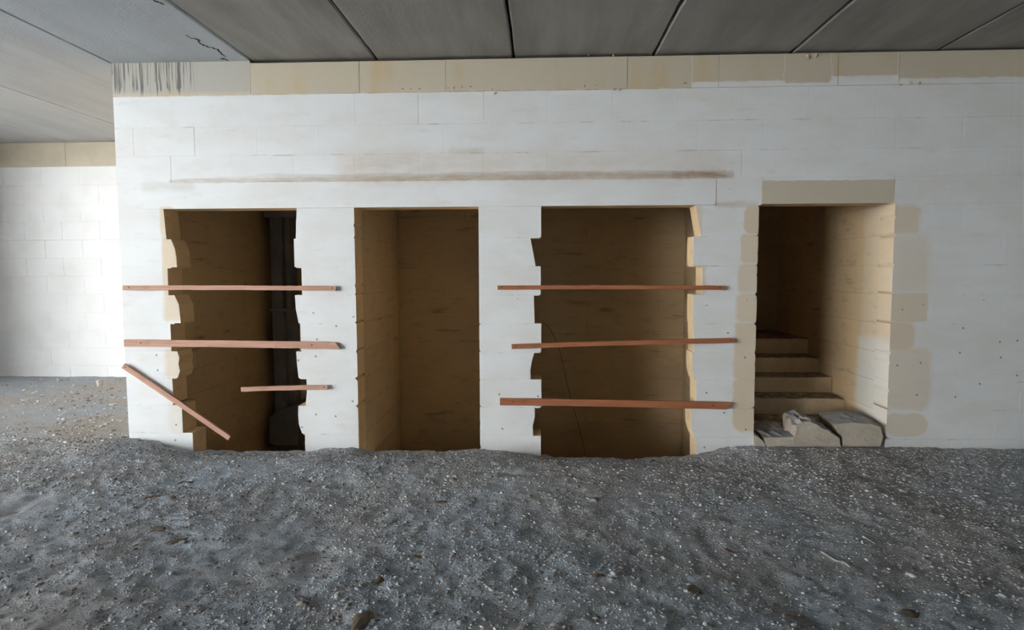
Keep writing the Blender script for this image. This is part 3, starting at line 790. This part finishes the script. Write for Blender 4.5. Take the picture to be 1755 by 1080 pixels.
stone_me = [lump_mesh('rubble_stone', 20+i, 1, .8, .6, RUBBLE) for i in range(5)]
pale_me = [lump_mesh('pale_stone', 40+i, 1, .75, .55, PALE) for i in range(3)]
clod_me = [lump_mesh('earth_clod', 60+i, 1.3, .8, .2, EARTH, .6) for i in range(3)]
GREY = [(440, 893, .02), (398, 880, .018), (600, 900, .02), (768, 891, .018), (866, 840, .014), (940, 875, .018), (905, 905, .018), (660, 917, .02), (1331, 910, .022), (1414, 915, .022),
        (1555, 852, .02), (1560, 880, .022), (700, 955, .022), (905, 914, .018), (1510, 905, .02), (1245, 1015, .022), (1283, 1020, .022), (1320, 1035, .024), (950, 1030, .022), (745, 1052, .026),
        (640, 1065, .026), (560, 940, .02), (480, 965, .02), (350, 1000, .024), (310, 930, .022), (250, 985, .022), (215, 900, .02), (1180, 950, .018), (1085, 990, .02), (1040, 965, .018),
        (1140, 830, .014), (1270, 850, .016), (1390, 850, .016), (1470, 800, .015), (1540, 795, .016), (1500, 985, .022), (1580, 1030, .024), (1430, 1050, .026), (820, 1010, .022), (600, 1010, .022)]
WHITE = [(950, 1072, .02), (912, 1055, .016), (1360, 1072, .02), (938, 993, .016), (1228, 947, .016), (1175, 1012, .018), (1100, 820, .012), (345, 775, .02), (905, 1031, .02), (875, 795, .014), (1400, 820, .013), (1120, 908, .014)]
BROWN = [(757, 860, .035), (530, 826, .03), (258, 850, .04), (295, 853, .035), (312, 827, .035), (270, 905, .05), (300, 928, .045), (325, 826, .03), (650, 993, .045), (718, 955, .035), (1188, 1011, .045), (1025, 985, .03), (620, 1062, .06), (1560, 1052, .05)]
def place(u, v):
    col = next(n_ for lim, n_ in ((281, 'the first pier'), (510, 'the leftmost opening'), (610, 'the second pier'), (822, 'the second opening'), (928, 'the third pier'),
               (1190, 'the third opening'), (1297, 'the fourth pier'), (1527, 'the stair opening'), (9999, 'the wall right of the stairs')) if u < lim)
    return ('close to' if v < 842 else 'midway below' if v < 950 else 'at the photo bottom below'), col
def scatter(lst, name, meshes, scale, sink, look, cat, group):
    cells = {}
    for it in lst: cells.setdefault(place(it[0], it[1]), []).append(it)
    for i, it in enumerate(lst):
        row = sorted(cells[place(it[0], it[1])]); k = row.index(it); n_ = len(row)
        pre = '' if n_ == 1 else (('left ', 'right ')[k] if n_ == 2 else ('left ', 'middle ', 'right ')[k] if n_ == 3 else ('first ', 'second ', 'third ', 'fourth ', 'fifth ')[k])
        suf = '' if n_ < 4 else ' counted from the left'
        w_, c_ = place(it[0], it[1])
        tag(put(name, meshes[i % len(meshes)], it[0], it[1], .3+i*1.7, it[2]*scale, sink), pre+look+' '+w_+' '+c_+suf, cat, group)
scatter(GREY, 'rubble_stone', stone_me, 1.0, .45, 'grey rubble stone', 'stone', 'grey stones scattered over the floor')
scatter(WHITE, 'pale_stone', pale_me, 1.0, .3, 'whitish limestone chip', 'stone', 'whitish chips on the floor')
scatter(BROWN, 'earth_clod', clod_me, 1.4, .5, 'flat brown earth clod', 'earth clod', 'brown earth clods on the floor')
LUMPS = [(690, 153, .012), (703, 152.5, .010), (718, 152, .013), (768, 150, .010), (779, 149.5, .014), (792, 149, .011), (806, 149, .012), (843, 153, .010), (848, 159, .016), (955, 150, .010),
         (1003, 147, .012), (1022, 147, .010), (1052, 154, .012), (1062, 153, .015), (1173, 141, .018), (1386, 97, .024), (1402, 95, .020), (1544, 146, .015), (1560, 143, .016), (1575, 142, .018), (1249, 325, .016), (1052, 95, .014), (1010, 94, .012)]
lm = [lump_mesh('mortar_lump', 90+i, 1.3, .7, .8, RAW if i else LIMEWASH, .6) for i in range(3)]
for i, (u, v, s_) in enumerate(LUMPS):
    o = bpy.data.objects.new('mortar_lump', lm[0 if u == 1249 else 1+i % 2]); COL.objects.link(o); o.parent = wall
    o.location = on_y(u, v, -.008); o.scale = (s_, s_, s_); o.rotation_euler = (0, i*1.1, 0)
tag(put('limestone_fragment', lump_mesh('limestone_fragment', 81, .085, .05, .022, PALE), 194, 694, .3), 'flat white limestone fragment lying on the floor past the wall corner', 'stone')
tag(put('limestone_fragment', lump_mesh('limestone_fragment', 82, .07, .05, .10, PALE), 171, 661, .5), 'upright white limestone lump beside the far white wall', 'stone')
tag(put('wood_chip', lump_mesh('wood_chip', 83, .055, .018, .006, mat_wood('brown_wood_chip', (.2, .12, .07), (.15, .09, .05))), 1249, 945, -.9), 'flat brown sliver of wood on the dirt', 'wood chip')
def twig(lst, r, label, mat):
    pts = []
    for u, v in lst:
        p = on_z(u, v, 0); z_ = float(ground(p.x, p.y)); p = on_z(u, v, z_+.008); pts.append((p.x, p.y, float(ground(p.x, p.y))+.008))
    return cable('twig', pts, lambda t: r*(1-.5*t), label, mat, 'twig')
PTW = mat_plain('bleached_twig', (.50, .46, .40)); DTW = mat_plain('dark_twig', (.09, .07, .055))
twig([(1408, 946), (1418, 954), (1432, 961), (1446, 964), (1456, 971)], .006, 'bleached curved twig with a bend, on the dirt in front of the stairs', PTW)
twig([(1479, 919), (1488, 924), (1500, 931)], .005, 'short straight bleached twig on the dirt in front of the stairs', PTW)
twig([(510, 1022), (524, 1027), (548, 1038)], .005, 'dark thin twig on the dirt near the bottom edge', DTW)
twig([(737, 962), (744, 970), (752, 979)], .004, 'tiny dark twig beside a brown clod', DTW)
